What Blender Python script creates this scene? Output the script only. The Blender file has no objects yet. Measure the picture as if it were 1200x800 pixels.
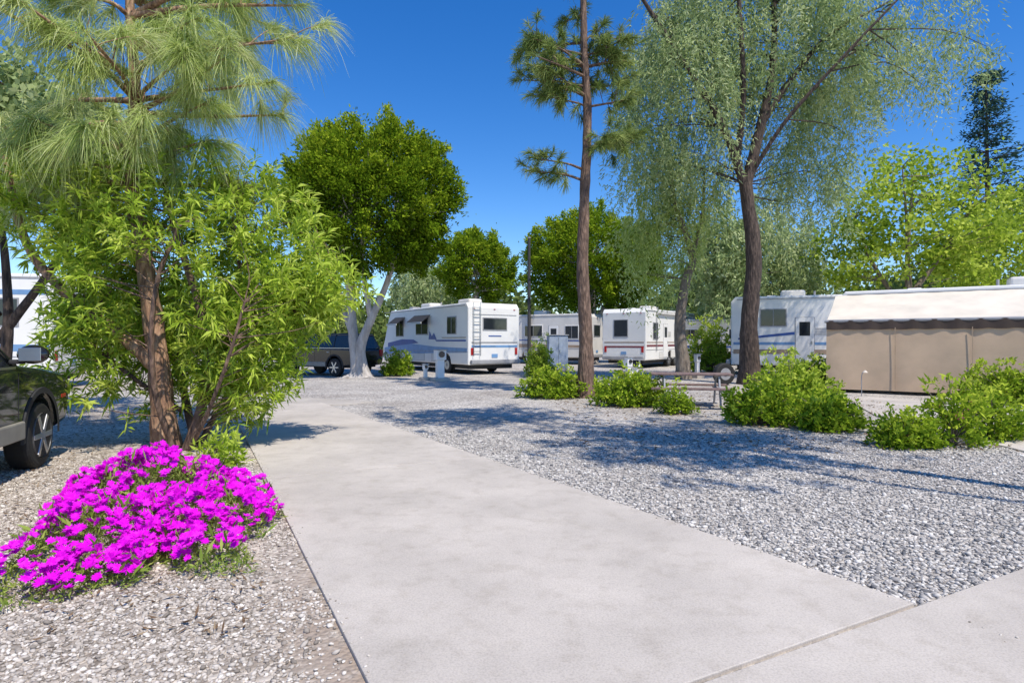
import bpy, bmesh, math, numpy as np
from mathutils import Vector, Matrix
rng = np.random.default_rng(7)
scene = bpy.context.scene
COL = scene.collection

# ------------------------------------------------------------------ materials
def new_mat(name):
    m = bpy.data.materials.new(name); m.use_nodes = True
    nt = m.node_tree; nt.nodes.clear()
    out = nt.nodes.new('ShaderNodeOutputMaterial')
    return m, nt, out
def ramp(nt, stops, fac=None, interp='LINEAR'):
    r = nt.nodes.new('ShaderNodeValToRGB'); cr = r.color_ramp; cr.interpolation = interp
    while len(cr.elements) < len(stops): cr.elements.new(0.5)
    for e, (p, c) in zip(cr.elements, stops):
        e.position = p; e.color = (*c, 1)
    if fac is not None: nt.links.new(fac, r.inputs[0])
    return r
def noise(nt, scale, detail=4, vec=None, rough=0.55):
    n = nt.nodes.new('ShaderNodeTexNoise'); n.inputs['Scale'].default_value = scale
    n.inputs['Detail'].default_value = detail; n.inputs['Roughness'].default_value = rough
    if vec is not None: nt.links.new(vec, n.inputs['Vector'])
    return n
def math_(nt, op, a, b=None, c=None):
    m = nt.nodes.new('ShaderNodeMath'); m.operation = op
    for i, v in enumerate((a, b, c)):
        if v is None: continue
        if isinstance(v, (int, float)): m.inputs[i].default_value = v
        else: nt.links.new(v, m.inputs[i])
    return m.outputs[0]
def geo_pos(nt):
    return nt.nodes.new('ShaderNodeNewGeometry').outputs['Position']
def mixc(nt, fac, a, b, mode='MIX'):
    m = nt.nodes.new('ShaderNodeMix'); m.data_type = 'RGBA'; m.blend_type = mode
    for inp, v in ((m.inputs[0], fac), (m.inputs[6], a), (m.inputs[7], b)):
        if isinstance(v, (int, float)): inp.default_value = v
        elif isinstance(v, tuple): inp.default_value = (*v, 1)
        else: nt.links.new(v, inp)
    return m.outputs[2]
def paint(name, col, rough=0.4, metal=0.0, dirt=0.12, scale=3.0, spec=0.5, bump=0.0, bscale=60):
    m, nt, out = new_mat(name)
    p = nt.nodes.new('ShaderNodeBsdfPrincipled')
    pos = geo_pos(nt)
    n = noise(nt, scale, 6, pos)
    d = tuple(c * (1 - dirt * 2.2) for c in col)
    r = ramp(nt, [(0.3, d), (0.62, col)], n.outputs['Fac'])
    nt.links.new(r.outputs[0], p.inputs['Base Color'])
    p.inputs['Roughness'].default_value = rough; p.inputs['Metallic'].default_value = metal
    p.inputs['Specular IOR Level'].default_value = spec
    if bump > 0:
        b = nt.nodes.new('ShaderNodeBump'); b.inputs['Strength'].default_value = bump
        b.inputs['Distance'].default_value = 0.01
        nn = noise(nt, bscale, 3, pos); nt.links.new(nn.outputs['Fac'], b.inputs['Height'])
        nt.links.new(b.outputs[0], p.inputs['Normal'])
    nt.links.new(p.outputs[0], out.inputs[0])
    return m
def leaf_mat(name, cd, cm, cl, trans=0.35, rough=0.45):
    m, nt, out = new_mat(name)
    a = nt.nodes.new('ShaderNodeAttribute'); a.attribute_name = 'rnd'
    r = ramp(nt, [(0.0, cd), (0.5, cm), (1.0, cl)], a.outputs['Fac'])
    p = nt.nodes.new('ShaderNodeBsdfDiffuse')
    t = nt.nodes.new('ShaderNodeBsdfTranslucent')
    nt.links.new(r.outputs[0], p.inputs['Color']); nt.links.new(r.outputs[0], t.inputs['Color'])
    mx = nt.nodes.new('ShaderNodeMixShader'); mx.inputs[0].default_value = trans
    nt.links.new(p.outputs[0], mx.inputs[1]); nt.links.new(t.outputs[0], mx.inputs[2])
    nt.links.new(mx.outputs[0], out.inputs[0])
    return m
def bark_mat(name, c1, c2, c3, sc=6.0, bump=0.8):
    m, nt, out = new_mat(name)
    p = nt.nodes.new('ShaderNodeBsdfPrincipled'); p.inputs['Roughness'].default_value = 0.9
    mp = nt.nodes.new('ShaderNodeMapping'); mp.inputs['Scale'].default_value = (1, 1, 0.25)
    nt.links.new(geo_pos(nt), mp.inputs[0])
    n = noise(nt, sc * 2, 8, mp.outputs[0], 0.7)
    r = ramp(nt, [(0.32, c1), (0.5, c2), (0.68, c3)], n.outputs['Fac'])
    nt.links.new(r.outputs[0], p.inputs['Base Color'])
    v = nt.nodes.new('ShaderNodeTexVoronoi'); v.inputs['Scale'].default_value = sc * 3
    nt.links.new(mp.outputs[0], v.inputs['Vector'])
    b = nt.nodes.new('ShaderNodeBump'); b.inputs['Strength'].default_value = bump; b.inputs['Distance'].default_value = 0.03
    nt.links.new(v.outputs['Distance'], b.inputs['Height']); nt.links.new(b.outputs[0], p.inputs['Normal'])
    nt.links.new(p.outputs[0], out.inputs[0])
    return m

def gravel_mat():
    m, nt, out = new_mat('gravel')
    p = nt.nodes.new('ShaderNodeBsdfPrincipled'); p.inputs['Roughness'].default_value = 0.9; p.inputs['Specular IOR Level'].default_value = .2
    pos = geo_pos(nt)
    nz = noise(nt, 25, 2, pos)
    add = nt.nodes.new('ShaderNodeVectorMath'); add.operation = 'MULTIPLY_ADD'
    add.inputs[1].default_value = (0.015, 0.015, 0)
    nt.links.new(nz.outputs['Color'], add.inputs[0]); nt.links.new(pos, add.inputs[2])
    v = nt.nodes.new('ShaderNodeTexVoronoi'); v.inputs['Scale'].default_value = 34
    nt.links.new(add.outputs[0], v.inputs['Vector'])
    sep = nt.nodes.new('ShaderNodeSeparateColor'); nt.links.new(v.outputs['Color'], sep.inputs[0])
    cr = ramp(nt, [(0.0, (.16, .155, .155)), (0.25, (.33, .31, .29)), (0.6, (.48, .45, .41)), (1.0, (.73, .685, .625))], sep.outputs[0])
    cl = ramp(nt, [(0.0, (.22, .19, .16)), (0.3, (.40, .35, .30)), (0.6, (.52, .465, .40)), (1.0, (.72, .66, .58))], sep.outputs[0])
    sx = nt.nodes.new('ShaderNodeSeparateXYZ'); nt.links.new(pos, sx.inputs[0])
    gt = math_(nt, 'LESS_THAN', math_(nt, 'MULTIPLY_ADD', sx.outputs[1], 0.57, sx.outputs[0]), 2.2)
    c = mixc(nt, gt, cr.outputs[0], cl.outputs[0])
    big = noise(nt, 0.5, 8, pos, .7)
    br = ramp(nt, [(0.35, (.76, .73, .70)), (0.6, (1.06, 1.05, 1.03))], big.outputs['Fac'])
    c = mixc(nt, 1.0, c, br.outputs[0], 'MULTIPLY')
    s = noise(nt, 1.3, 6, pos, 0.65)
    sr = ramp(nt, [(0.60, (0, 0, 0)), (0.68, (1, 1, 1))], s.outputs['Fac'])
    c = mixc(nt, math_(nt, 'MULTIPLY', sr.outputs[0], gt), c, (.30, .25, .20))
    ed = math_(nt, 'MULTIPLY_ADD', sx.outputs[1], 0.526, sx.outputs[0])
    e1 = nt.nodes.new('ShaderNodeMapRange'); e1.inputs[1].default_value = .28; e1.inputs[2].default_value = .6; nt.links.new(ed, e1.inputs[0])
    e2 = nt.nodes.new('ShaderNodeMapRange'); e2.inputs[1].default_value = 4.4; e2.inputs[2].default_value = 3.4; nt.links.new(sx.outputs[1], e2.inputs[0])
    ns = ramp(nt, [(.36, (0, 0, 0)), (.50, (1, 1, 1))], noise(nt, 4, 5, pos, .6).outputs['Fac'])
    em = math_(nt, 'MULTIPLY', math_(nt, 'MULTIPLY', e1.outputs[0], e2.outputs[0]), math_(nt, 'MULTIPLY', ns.outputs[0], gt))
    c = mixc(nt, em, c, (.36, .29, .23))
    nt.links.new(c, p.inputs['Base Color'])
    b = nt.nodes.new('ShaderNodeBump'); b.inputs['Strength'].default_value = 0.8; b.inputs['Distance'].default_value = 0.015; b.invert = True
    nt.links.new(v.outputs['Distance'], b.inputs['Height']); nt.links.new(b.outputs[0], p.inputs['Normal'])
    nt.links.new(p.outputs[0], out.inputs[0])
    return m
def stone_mat(name, stops):
    m, nt, out = new_mat(name)
    a = nt.nodes.new('ShaderNodeAttribute'); a.attribute_name = 'rnd'
    r = ramp(nt, stops, a.outputs['Fac'])
    p = nt.nodes.new('ShaderNodeBsdfDiffuse')
    nt.links.new(r.outputs[0], p.inputs['Color']); nt.links.new(p.outputs[0], out.inputs[0])
    return m
def concrete_mat(name, base=(.575, .52, .455)):
    m, nt, out = new_mat(name)
    p = nt.nodes.new('ShaderNodeBsdfPrincipled'); p.inputs['Roughness'].default_value = 0.9; p.inputs['Specular IOR Level'].default_value = .2
    pos = geo_pos(nt)
    n1 = noise(nt, 0.8, 8, pos, 0.6); n2 = noise(nt, 90, 3, pos, 0.7); n3 = noise(nt, 5, 6, pos, 0.7)
    c1 = ramp(nt, [(0.35, tuple(b * .82 for b in base)), (0.65, tuple(b * 1.04 for b in base))], n1.outputs['Fac'])
    c2 = ramp(nt, [(0.3, (.78, .78, .78)), (0.55, (1, 1, 1)), (0.8, (1.06, 1.06, 1.06))], n2.outputs['Fac'])
    c3 = ramp(nt, [(0.30, (.86, .85, .83)), (0.5, (1, 1, 1))], n3.outputs['Fac'])
    c = mixc(nt, 1.0, c1.outputs[0], c2.outputs[0], 'MULTIPLY'); c = mixc(nt, 1.0, c, c3.outputs[0], 'MULTIPLY')
    v = nt.nodes.new('ShaderNodeTexVoronoi'); v.inputs['Scale'].default_value = 3.0; nt.links.new(pos, v.inputs['Vector'])
    vs = ramp(nt, [(0.015, (.75, .72, .7)), (0.05, (1, 1, 1))], v.outputs['Distance'])
    c = mixc(nt, 0.6, c, vs.outputs[0], 'MULTIPLY')
    nt.links.new(c, p.inputs['Base Color'])
    b = nt.nodes.new('ShaderNodeBump'); b.inputs['Strength'].default_value = 0.35; b.inputs['Distance'].default_value = 0.004
    nt.links.new(n2.outputs['Fac'], b.inputs['Height']); nt.links.new(b.outputs[0], p.inputs['Normal'])
    nt.links.new(p.outputs[0], out.inputs[0])
    return m
def glass_mat():
    m, nt, out = new_mat('tinted_glass')
    p = nt.nodes.new('ShaderNodeBsdfPrincipled'); p.inputs['Base Color'].default_value = (.02, .025, .03, 1)
    p.inputs['Roughness'].default_value = 0.06; p.inputs['Specular IOR Level'].default_value = 0.7
    nt.links.new(p.outputs[0], out.inputs[0]); return m

M = {}
M['gravel'] = gravel_mat()
M['conc'] = concrete_mat('concrete')
M['conc2'] = concrete_mat('concrete_lane', (.50, .455, .40))
M['white'] = paint('white_gelcoat', (.84, .82, .78), .35, dirt=.03, scale=1.2)
M['offwhite'] = paint('offwhite_gelcoat', (.72, .69, .64), .45, dirt=.06, scale=1.5)
M['trim'] = paint('grey_trim', (.35, .35, .36), .5)
M['black'] = paint('black_rubber', (.018, .018, .018), .75)
M['dark'] = paint('dark_chassis', (.03, .03, .032), .8)
M['chrome'] = paint('alloy', (.6, .6, .6), .28, metal=.9, dirt=.05)
M['blue'] = paint('blue_graphic', (.04, .10, .34), .4)
M['lblue'] = paint('pale_blue_graphic', (.18, .34, .58), .4)
M['tanstripe'] = paint('tan_graphic', (.38, .28, .20), .45)
M['maroon'] = paint('maroon_graphic', (.22, .06, .07), .45)
M['red'] = paint('red_lens', (.45, .02, .02), .25)
M['glass'] = glass_mat()
M['screen'] = paint('tan_privacy_screen', (.60, .435, .29), .9, dirt=.06, scale=2, bump=.4, bscale=200)
M['brown'] = paint('brown_valance', (.08, .055, .042), .85)
M['seam'] = paint('screen_seam_tape', (.46, .33, .22), .85)
M['canvas'] = paint('cream_canvas', (.74, .665, .55), .85, dirt=.08, scale=1.5)
M['cabinet'] = paint('utility_cabinet_grey', (.38, .44, .53), .5)
M['wood'] = paint('weathered_wood', (.25, .17, .15), .8, dirt=.25, scale=12, bump=.5)
M['pole'] = paint('dark_pole', (.05, .05, .05), .8)
M['carpaint'] = paint('black_green_car_paint', (.018, .024, .022), .06, metal=.0, dirt=.02, spec=.9)
M['blackpaint'] = paint('black_car_paint', (.012, .012, .014), .15, dirt=0, spec=.8)
M['cladding'] = paint('beige_cladding', (.30, .28, .24), .5)
M['bark_pine'] = bark_mat('pine_bark', (.05, .032, .025), (.16, .10, .07), (.32, .21, .15), 7)
M['bark_orange'] = bark_mat('peeling_bark', (.09, .05, .035), (.33, .19, .115), (.55, .38, .24), 7)
M['bark_dark'] = bark_mat('eucalyptus_bark', (.02, .015, .012), (.065, .045, .035), (.15, .105, .08), 6)
M['bark_white'] = bark_mat('ficus_bark', (.30, .27, .24), (.46, .42, .38), (.62, .58, .53), 3, .3)
M['bark_grey'] = bark_mat('grey_bark', (.10, .08, .06), (.2, .16, .12), (.32, .27, .22), 5)
M['lf_ficus'] = leaf_mat('ficus_leaf', (.06, .115, .008), (.175, .28, .014), (.42, .50, .035), .35)
M['lf_ole'] = leaf_mat('willow_leaf', (.19, .31, .03), (.43, .57, .06), (.70, .78, .17), .42)
M['lf_needle'] = leaf_mat('long_needle', (.23, .33, .07), (.48, .57, .18), (.76, .79, .43), .40)
M['lf_needle_d'] = leaf_mat('short_needle', (.09, .145, .04), (.23, .31, .08), (.44, .50, .18), .35)
M['lf_euc'] = leaf_mat('eucalyptus_leaf', (.18, .26, .10), (.38, .47, .20), (.65, .70, .38), .40)
M['lf_euc_pale'] = leaf_mat('pale_eucalyptus_leaf', (.22, .32, .07), (.48, .58, .16), (.72, .79, .34), .42)
M['lf_lime'] = leaf_mat('lime_leaf', (.14, .23, .02), (.38, .50, .05), (.63, .71, .13), .42)
M['lf_shrub'] = leaf_mat('shrub_leaf', (.09, .17, .015), (.30, .43, .03), (.57, .65, .08), .38)
M['lf_far'] = leaf_mat('distant_leaf', (.07, .11, .03), (.16, .22, .06), (.30, .35, .12), .3)
M['lf_conifer'] = leaf_mat('conifer_leaf', (.02, .05, .045), (.04, .09, .075), (.08, .14, .11), .15)
M['lf_bed'] = leaf_mat('bed_leaf', (.12, .20, .03), (.28, .38, .07), (.47, .54, .14), .35)
M['petal'] = leaf_mat('magenta_petal', (.64, .008, .58), (.90, .014, .84), (.97, .06, .94), .35)
M['litter'] = leaf_mat('dry_leaf', (.08, .05, .03), (.20, .13, .08), (.36, .27, .17), .1)
M['pink'] = leaf_mat('pink_petal', (.6, .08, .2), (.7, .15, .3), (.8, .3, .4), .2)

# ------------------------------------------------------------------ mesh helpers
def empty(name, loc=(0, 0, 0), rotz=0):
    e = bpy.data.objects.new(name, None); COL.objects.link(e)
    e.location = loc; e.rotation_euler = (0, 0, rotz); e.empty_display_size = .3
    return e
def mk(name, V, F, mat, parent=None, smooth=False, rnd=None):
    V = np.ascontiguousarray(V, dtype=np.float32); F = np.ascontiguousarray(F, dtype=np.int32)
    me = bpy.data.meshes.new(name); k = F.shape[1]; n = len(F)
    me.vertices.add(len(V)); me.vertices.foreach_set('co', V.ravel())
    me.loops.add(n * k); me.loops.foreach_set('vertex_index', F.ravel())
    me.polygons.add(n); me.polygons.foreach_set('loop_start', np.arange(0, n * k, k, dtype=np.int32))
    me.update(calc_edges=True)
    if smooth: me.polygons.foreach_set('use_smooth', np.ones(n, dtype=bool))
    if rnd is not None:
        a = me.attributes.new('rnd', 'FLOAT', 'FACE'); a.data.foreach_set('value', np.ascontiguousarray(rnd, dtype=np.float32))
    me.materials.append(mat)
    o = bpy.data.objects.new(name, me); COL.objects.link(o)
    if parent is not None: o.parent = parent
    return o
def from_bm(name, bm, mat, parent=None, smooth=False):
    me = bpy.data.meshes.new(name); bm.normal_update(); bm.to_mesh(me); bm.free()
    me.materials.append(mat)
    if smooth:
        for p in me.polygons: p.use_smooth = True
    o = bpy.data.objects.new(name, me); COL.objects.link(o)
    if parent is not None: o.parent = parent
    return o
def box(name, c, s, mat, parent=None, bevel=0.0, rot=None, seg=2):
    bm = bmesh.new(); bmesh.ops.create_cube(bm, size=1)
    bmesh.ops.scale(bm, vec=s, verts=bm.verts)
    if bevel: bmesh.ops.bevel(bm, geom=bm.edges[:], offset=bevel, segments=seg, affect='EDGES', profile=.5)
    if rot: bmesh.ops.rotate(bm, matrix=rot, verts=bm.verts)
    bmesh.ops.translate(bm, vec=c, verts=bm.verts)
    return from_bm(name, bm, mat, parent)
def prism(name, pts, y0, y1, mat, parent=None, bevel=0.0, seg=2):
    bm = bmesh.new()
    a = [bm.verts.new((x, y0, z)) for x, z in pts]; b = [bm.verts.new((x, y1, z)) for x, z in pts]
    bm.faces.new(a); bm.faces.new(b[::-1]); n = len(pts)
    for i in range(n): bm.faces.new((a[i], b[i], b[(i + 1) % n], a[(i + 1) % n]))
    bmesh.ops.recalc_face_normals(bm, faces=bm.faces[:])
    if bevel:
        es = [e for e in bm.edges if abs(e.verts[0].co.y - e.verts[1].co.y) < 1e-6]
        bmesh.ops.bevel(bm, geom=es, offset=bevel, segments=seg, affect='EDGES', profile=.5)
    return from_bm(name, bm, mat, parent)
def cyl(name, c, r, h, axis, mat, parent=None, seg=24, bevel=0.0, r2=None):
    bm = bmesh.new()
    bmesh.ops.create_cone(bm, cap_ends=True, segments=seg, radius1=r, radius2=r if r2 is None else r2, depth=h)
    if bevel:
        es = [e for e in bm.edges if len(e.link_faces) == 2 and any(len(f.verts) > 4 for f in e.link_faces)]
        bmesh.ops.bevel(bm, geom=es, offset=bevel, segments=3, affect='EDGES', profile=.5)
    if axis == 'Y': bmesh.ops.rotate(bm, matrix=Matrix.Rotation(math.pi / 2, 3, 'X'), verts=bm.verts)
    if axis == 'X': bmesh.ops.rotate(bm, matrix=Matrix.Rotation(math.pi / 2, 3, 'Y'), verts=bm.verts)
    bmesh.ops.translate(bm, vec=c, verts=bm.verts)
    return from_bm(name, bm, mat, parent)
def unit(v): return v / (np.linalg.norm(v, axis=-1, keepdims=True) + 1e-9)
def rdir(n): return unit(rng.normal(size=(n, 3)))
def leaves(P, D, L, W, bend=0.15, N=None):
    n = len(P)
    if N is None: N = rdir(n)
    S = unit(np.cross(D, N)); L = np.broadcast_to(np.asarray(L, float), (n,))[:, None]; W = np.broadcast_to(np.asarray(W, float), (n,))[:, None]
    mid = P + D * L * .45; tip = P + D * L; tip[:, 2] -= bend * L[:, 0]
    V = np.stack([P, mid + S * W / 2, tip, mid - S * W / 2], 1).reshape(-1, 3)
    F = np.arange(n * 4).reshape(n, 4)
    return V, F
def strips(P, D, L, W, droop):
    n = len(P); S = unit(np.cross(D, rdir(n))); L = np.broadcast_to(np.asarray(L, float), (n,))[:, None]
    vs = []
    for t, w in ((0, .8), (.35, 1), (.7, .8), (1, .25)):
        q = P + D * L * t; q[:, 2] -= (droop * L[:, 0]) * t * t
        vs += [q - S * W * w / 2, q + S * W * w / 2]
    V = np.stack(vs, 1).reshape(-1, 3)
    b = (np.arange(n) * 8)[:, None]
    F = np.concatenate([b + np.array([0, 1, 3, 2]), b + np.array([2, 3, 5, 4]), b + np.array([4, 5, 7, 6])], 0)
    return V, F
class Acc:
    def __init__(s): s.V = []; s.F = []; s.R = []; s.n = 0
    def add(s, V, F, R=None):
        s.V.append(V); s.F.append(F + s.n); s.n += len(V)
        s.R.append(rng.random(len(F)) if R is None else R)
    def build(s, name, mat, parent=None, smooth=False):
        return mk(name, np.concatenate(s.V), np.concatenate(s.F), mat, parent, smooth, np.concatenate(s.R))
def catmull(pts, k=5):
    pts = [np.array(p, float) for p in pts]; P = [2 * pts[0] - pts[1]] + pts + [2 * pts[-1] - pts[-2]]; out = []
    for i in range(1, len(P) - 2):
        for j in range(k):
            t = j / k
            out.append(.5 * ((2 * P[i]) + (-P[i - 1] + P[i + 1]) * t + (2 * P[i - 1] - 5 * P[i] + 4 * P[i + 1] - P[i + 2]) * t * t + (-P[i - 1] + 3 * P[i] - 3 * P[i + 1] + P[i + 2]) * t ** 3))
    out.append(P[-2]); return np.array(out)
def tube(pts, r0, r1, sides=8, k=5, jit=0.06, flare=0.0):
    C = catmull(pts, k) if len(pts) > 2 else np.array([np.array(pts[0], float) * (1 - t) + np.array(pts[1], float) * t for t in np.linspace(0, 1, k)])
    n = len(C); T = unit(np.gradient(C, axis=0)); ref = np.array([0.31, 0.95, 0.1])
    A = unit(np.cross(T, ref)); B = np.cross(T, A); t = np.linspace(0, 1, n)
    R = r0 + (r1 - r0) * t; R = R * (1 + flare * np.exp(-t * 14))
    ang = np.linspace(0, 2 * np.pi, sides, endpoint=False)
    RR = R[:, None] * (1 + jit * rng.normal(size=(n, sides)))
    V = C[:, None] + RR[..., None] * (A[:, None] * np.cos(ang)[None, :, None] + B[:, None] * np.sin(ang)[None, :, None])
    i = np.arange(n - 1)[:, None] * sides; j = np.arange(sides)[None]; j2 = (j + 1) % sides
    F = np.stack([i + j, i + j2, i + sides + j2, i + sides + j], -1).reshape(-1, 4)
    return V.reshape(-1, 3), F, C
def twigs(acc, centers, limbs, r=0.03):
    L = np.concatenate(limbs)
    for c in centers:
        d = np.linalg.norm(L - c, axis=1) + np.maximum(0, L[:, 2] - c[2] + .2) * 1.5
        a = L[np.argmin(d)]; mid = (a + c) / 2 + rng.normal(size=3) * .08 * np.linalg.norm(c - a); mid[2] += .06 * np.linalg.norm(c - a)
        v, f, _ = tube([a, mid, c], r, r * .3, 5, 3); acc.add(v, f)

# ------------------------------------------------------------------ ground, drive, lanes
mk('ground', np.array([[-400, -150, 0], [400, -150, 0], [400, 900, 0], [-400, 900, 0]]), np.array([[0, 1, 2, 3]]), M['gravel'])
def slab(name, poly, z, mat, parent=None, bevel=.008):
    bm = bmesh.new(); b = [bm.verts.new((x, y, -.02)) for x, y in poly]; t = [bm.verts.new((x, y, z)) for x, y in poly]
    bm.faces.new(t); n = len(poly)
    for i in range(n): bm.faces.new((b[i], b[(i + 1) % n], t[(i + 1) % n], t[i]))
    bmesh.ops.recalc_face_normals(bm, faces=bm.faces[:])
    es = [e for e in bm.edges if all(v.co.z > 0 for v in e.verts)]
    if bevel: bmesh.ops.bevel(bm, geom=es, offset=bevel, segments=2, affect='EDGES', profile=.5)
    return from_bm(name, bm, mat, parent)
sdir = np.array([.887, .462])
def le(Y): return np.array([.74 - .526 * Y, Y])
def re_from(p):
    t = (4.37 - .62 * p[1] - p[0]) / (sdir[0] + .62 * sdir[1]); return p + sdir * t
dw = empty('concrete_driveway')
cuts = [2.02, 6.45, 9.9, 13.6]
for i in range(3):
    a, b = le(cuts[i] + .005), le(cuts[i + 1] - .005)
    slab('slab_%d' % (i + 1), [a, re_from(a), re_from(b), b], .024, M['conc'], dw, .005)
a = le(2.0); n2 = np.array([sdir[1], -sdir[0]])
p0 = a - sdir * 12; p1 = a + sdir * 45
slab('concrete_road', [p0 + n2 * 7, p1 + n2 * 7, p1, p0], .024, M['conc'])
slab('trailer_pad', [(6.9, 7.7), (16, 2.6), (20, 9), (12.0, 13.0), (9.6, 16.0), (8.7, 15.6), (7.3, 12)], .022, M['conc'])
slab('back_lane', [(-40, 12.5), (-9.5, 14.2), (-5.6, 14.0), (-3.9, 14.0), (-3.4, 14.8), (-10, 18), (-40, 19)], .02, M['conc2'])

def in_poly(x, y):
    le_ = .74 - .526 * y; re_ = 4.37 - .62 * y
    road = (y - 2.0 - (x - (.74 - 1.052)) * (sdir[1] / sdir[0])) < 0
    drive = (x > le_) & (x < re_) & (y < 13.6)
    return drive | road
bm = bmesh.new(); bmesh.ops.create_icosphere(bm, subdivisions=1, radius=1)
IV = np.array([v.co[:] for v in bm.verts]); IF = np.array([[v.index for v in f.verts] for f in bm.faces]); bm.free()
def pebbles(name, x, y, r, mat, z0=0.0):
    n = len(x)
    sc = np.stack([r * rng.uniform(.8, 1.5, n), r * rng.uniform(.7, 1.1, n), r * rng.uniform(.4, .7, n)], 1)
    q = IV[None] * (1 + .16 * rng.normal(size=(n, 12, 1))) * sc[:, None]
    th = rng.uniform(0, 6.28, n); tl = rng.normal(0, .2, n)
    z = q[..., 2] + q[..., 0] * tl[:, None]
    X = q[..., 0] * np.cos(th)[:, None] - q[..., 1] * np.sin(th)[:, None] + x[:, None]
    Y = q[..., 0] * np.sin(th)[:, None] + q[..., 1] * np.cos(th)[:, None] + y[:, None]
    Z = z + (r * rng.uniform(.1, .5, n))[:, None] + z0
    V = np.stack([X, Y, Z], -1).reshape(-1, 3)
    F = (IF[None] + (np.arange(n) * 12)[:, None, None]).reshape(-1, 3)
    return mk(name, V, F, mat, None, False, np.repeat(rng.random(n), len(IF)))
M['stoneR'] = stone_mat('grey_pebble', [(0.0, (.14, .14, .145)), (0.2, (.32, .305, .29)), (0.5, (.47, .44, .40)), (0.85, (.61, .575, .52)), (1, (.80, .76, .70))])
M['stoneL'] = stone_mat('beige_pebble', [(0.0, (.22, .19, .16)), (0.3, (.42, .37, .315)), (0.7, (.55, .495, .43)), (1, (.76, .70, .62))])
n = 42000; y = rng.uniform(2.9, 10, n); x = (4.33 - .62 * y) + rng.random(n) * (.95 * y + .8 - (4.3 - .62 * y))
k = ~in_poly(x, y); x, y = x[k], y[k]
pebbles('gravel_stones', x, y, np.clip(rng.lognormal(-4.5, .3, len(x)), .006, .024), M['stoneR'])
n = 42000; y = rng.uniform(2.3, 7.8, n); xl = .75 - .526 * y; x = xl - rng.random(n) * (xl + .95 * y + .6)
bare = np.exp(-((xl - x) / .38) ** 2) * (y < 4.5) * (.45 + .55 * (np.sin(y * 5.1) > -.3))
k = (~in_poly(x, y)) & (rng.random(n) > bare * .93); x, y = x[k], y[k]
pebbles('gravel_stones', x, y, np.clip(rng.lognormal(-4.65, .3, len(x)), .005, .02), M['stoneL'])
n = 240; y = rng.uniform(2.6, 9, n); s = rng.random(n) > .5
x = np.where(s, .74 - .526 * y + abs(rng.normal(0, .04, n)), 4.37 - .62 * y - abs(rng.normal(0, .04, n)))
pebbles('stray_stones', x, y, rng.uniform(.004, .009, n), M['stoneL'], .024)
n = 6500; y = rng.uniform(3, 13, n); x = .4 - .526 * y - rng.random(n) ** 1.1 * 6
P = np.stack([x, y, np.full(n, .02)], 1); D = rdir(n); D[:, 2] *= .15; D = unit(D)
N = rdir(n) * .3; N[:, 2] += 1
V, F = leaves(P, D, rng.uniform(.03, .09, n), rng.uniform(.008, .02, n), -.1, unit(N)); mk('leaf_litter', V, F, M['litter'], None, False, rng.random(n))
n = 2500; y = rng.uniform(8, 17, n); x = rng.uniform(1, 9, n)
P = np.stack([x, y, np.full(n, .03)], 1); D = rdir(n); D[:, 2] *= .15; D = unit(D)
V, F = leaves(P, D, rng.uniform(.04, .1, n), .02, -.1); mk('leaf_litter', V, F, M['litter'], None, False, rng.random(n))

# ------------------------------------------------------------------ trees
def lobes(c, rad, n, shell=.55, lump=.22, zmin=-1.0):
    D = rdir(n * 2); D = D[D[:, 2] > zmin][:n]
    K = rdir(9); amp = rng.uniform(-lump, lump, 9)
    f = 1 + sum(a * np.exp(-((1 - D @ k_) * 5)) for a, k_ in zip(amp, K))
    r = (shell + (1 - shell) * rng.random(len(D)) ** .6) * f
    return np.array(c) + D * r[:, None] * np.array(rad), D
def ficus(loc, c, rad, nclump, nl, L, trunk, dens_r=.6, lump=.12):
    e = empty('ficus_tree', loc); acc = Acc(); limbs = []
    for pts, r0, r1, fl in trunk:
        v, f, C = tube(pts, r0, r1, 10, 6, .04, fl); acc.add(v, f); limbs.append(C)
    C, D = lobes(c, rad, nclump, .5, lump, -.97)
    twigs(acc, C[::3], limbs, .05)
    acc.build('trunk', M['bark_white'], e, True)
    fo = Acc()
    for p, d in zip(C, D):
        m = int(nl * rng.uniform(.6, 1.4)); q = rng.normal(size=(m, 3)) * dens_r * rng.uniform(.32, .6)
        sh = unit(d * .8 + np.array([0, 0, .7]) + rng.normal(size=3) * .35); t = rng.random((m, 1)) ** 1.2
        q = q * (1 - .75 * t) + sh * t * dens_r * rng.uniform(.9, 1.6)
        dd = unit(rng.normal(size=(m, 3)) * .8 + sh + d * .3)
        V, F = leaves(p + q, dd, L * rng.uniform(.7, 1.3, m), L * .45, .1)
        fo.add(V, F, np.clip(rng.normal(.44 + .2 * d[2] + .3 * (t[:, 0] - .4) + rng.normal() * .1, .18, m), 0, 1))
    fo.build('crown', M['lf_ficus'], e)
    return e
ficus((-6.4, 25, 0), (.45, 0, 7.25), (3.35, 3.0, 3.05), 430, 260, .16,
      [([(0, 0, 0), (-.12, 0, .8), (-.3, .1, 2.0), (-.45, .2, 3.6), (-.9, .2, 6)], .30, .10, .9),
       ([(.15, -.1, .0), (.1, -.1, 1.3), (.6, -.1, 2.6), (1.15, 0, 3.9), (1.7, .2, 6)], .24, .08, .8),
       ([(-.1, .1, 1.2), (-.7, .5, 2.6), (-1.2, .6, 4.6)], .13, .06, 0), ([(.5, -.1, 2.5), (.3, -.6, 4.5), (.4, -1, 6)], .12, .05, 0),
       ([(0, 0, .15), (.5, -.3, .05), (.8, -.45, -.05)], .12, .05, 0), ([(0, 0, .15), (-.4, -.35, .05), (-.7, -.5, -.05)], .12, .05, 0)])
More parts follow.
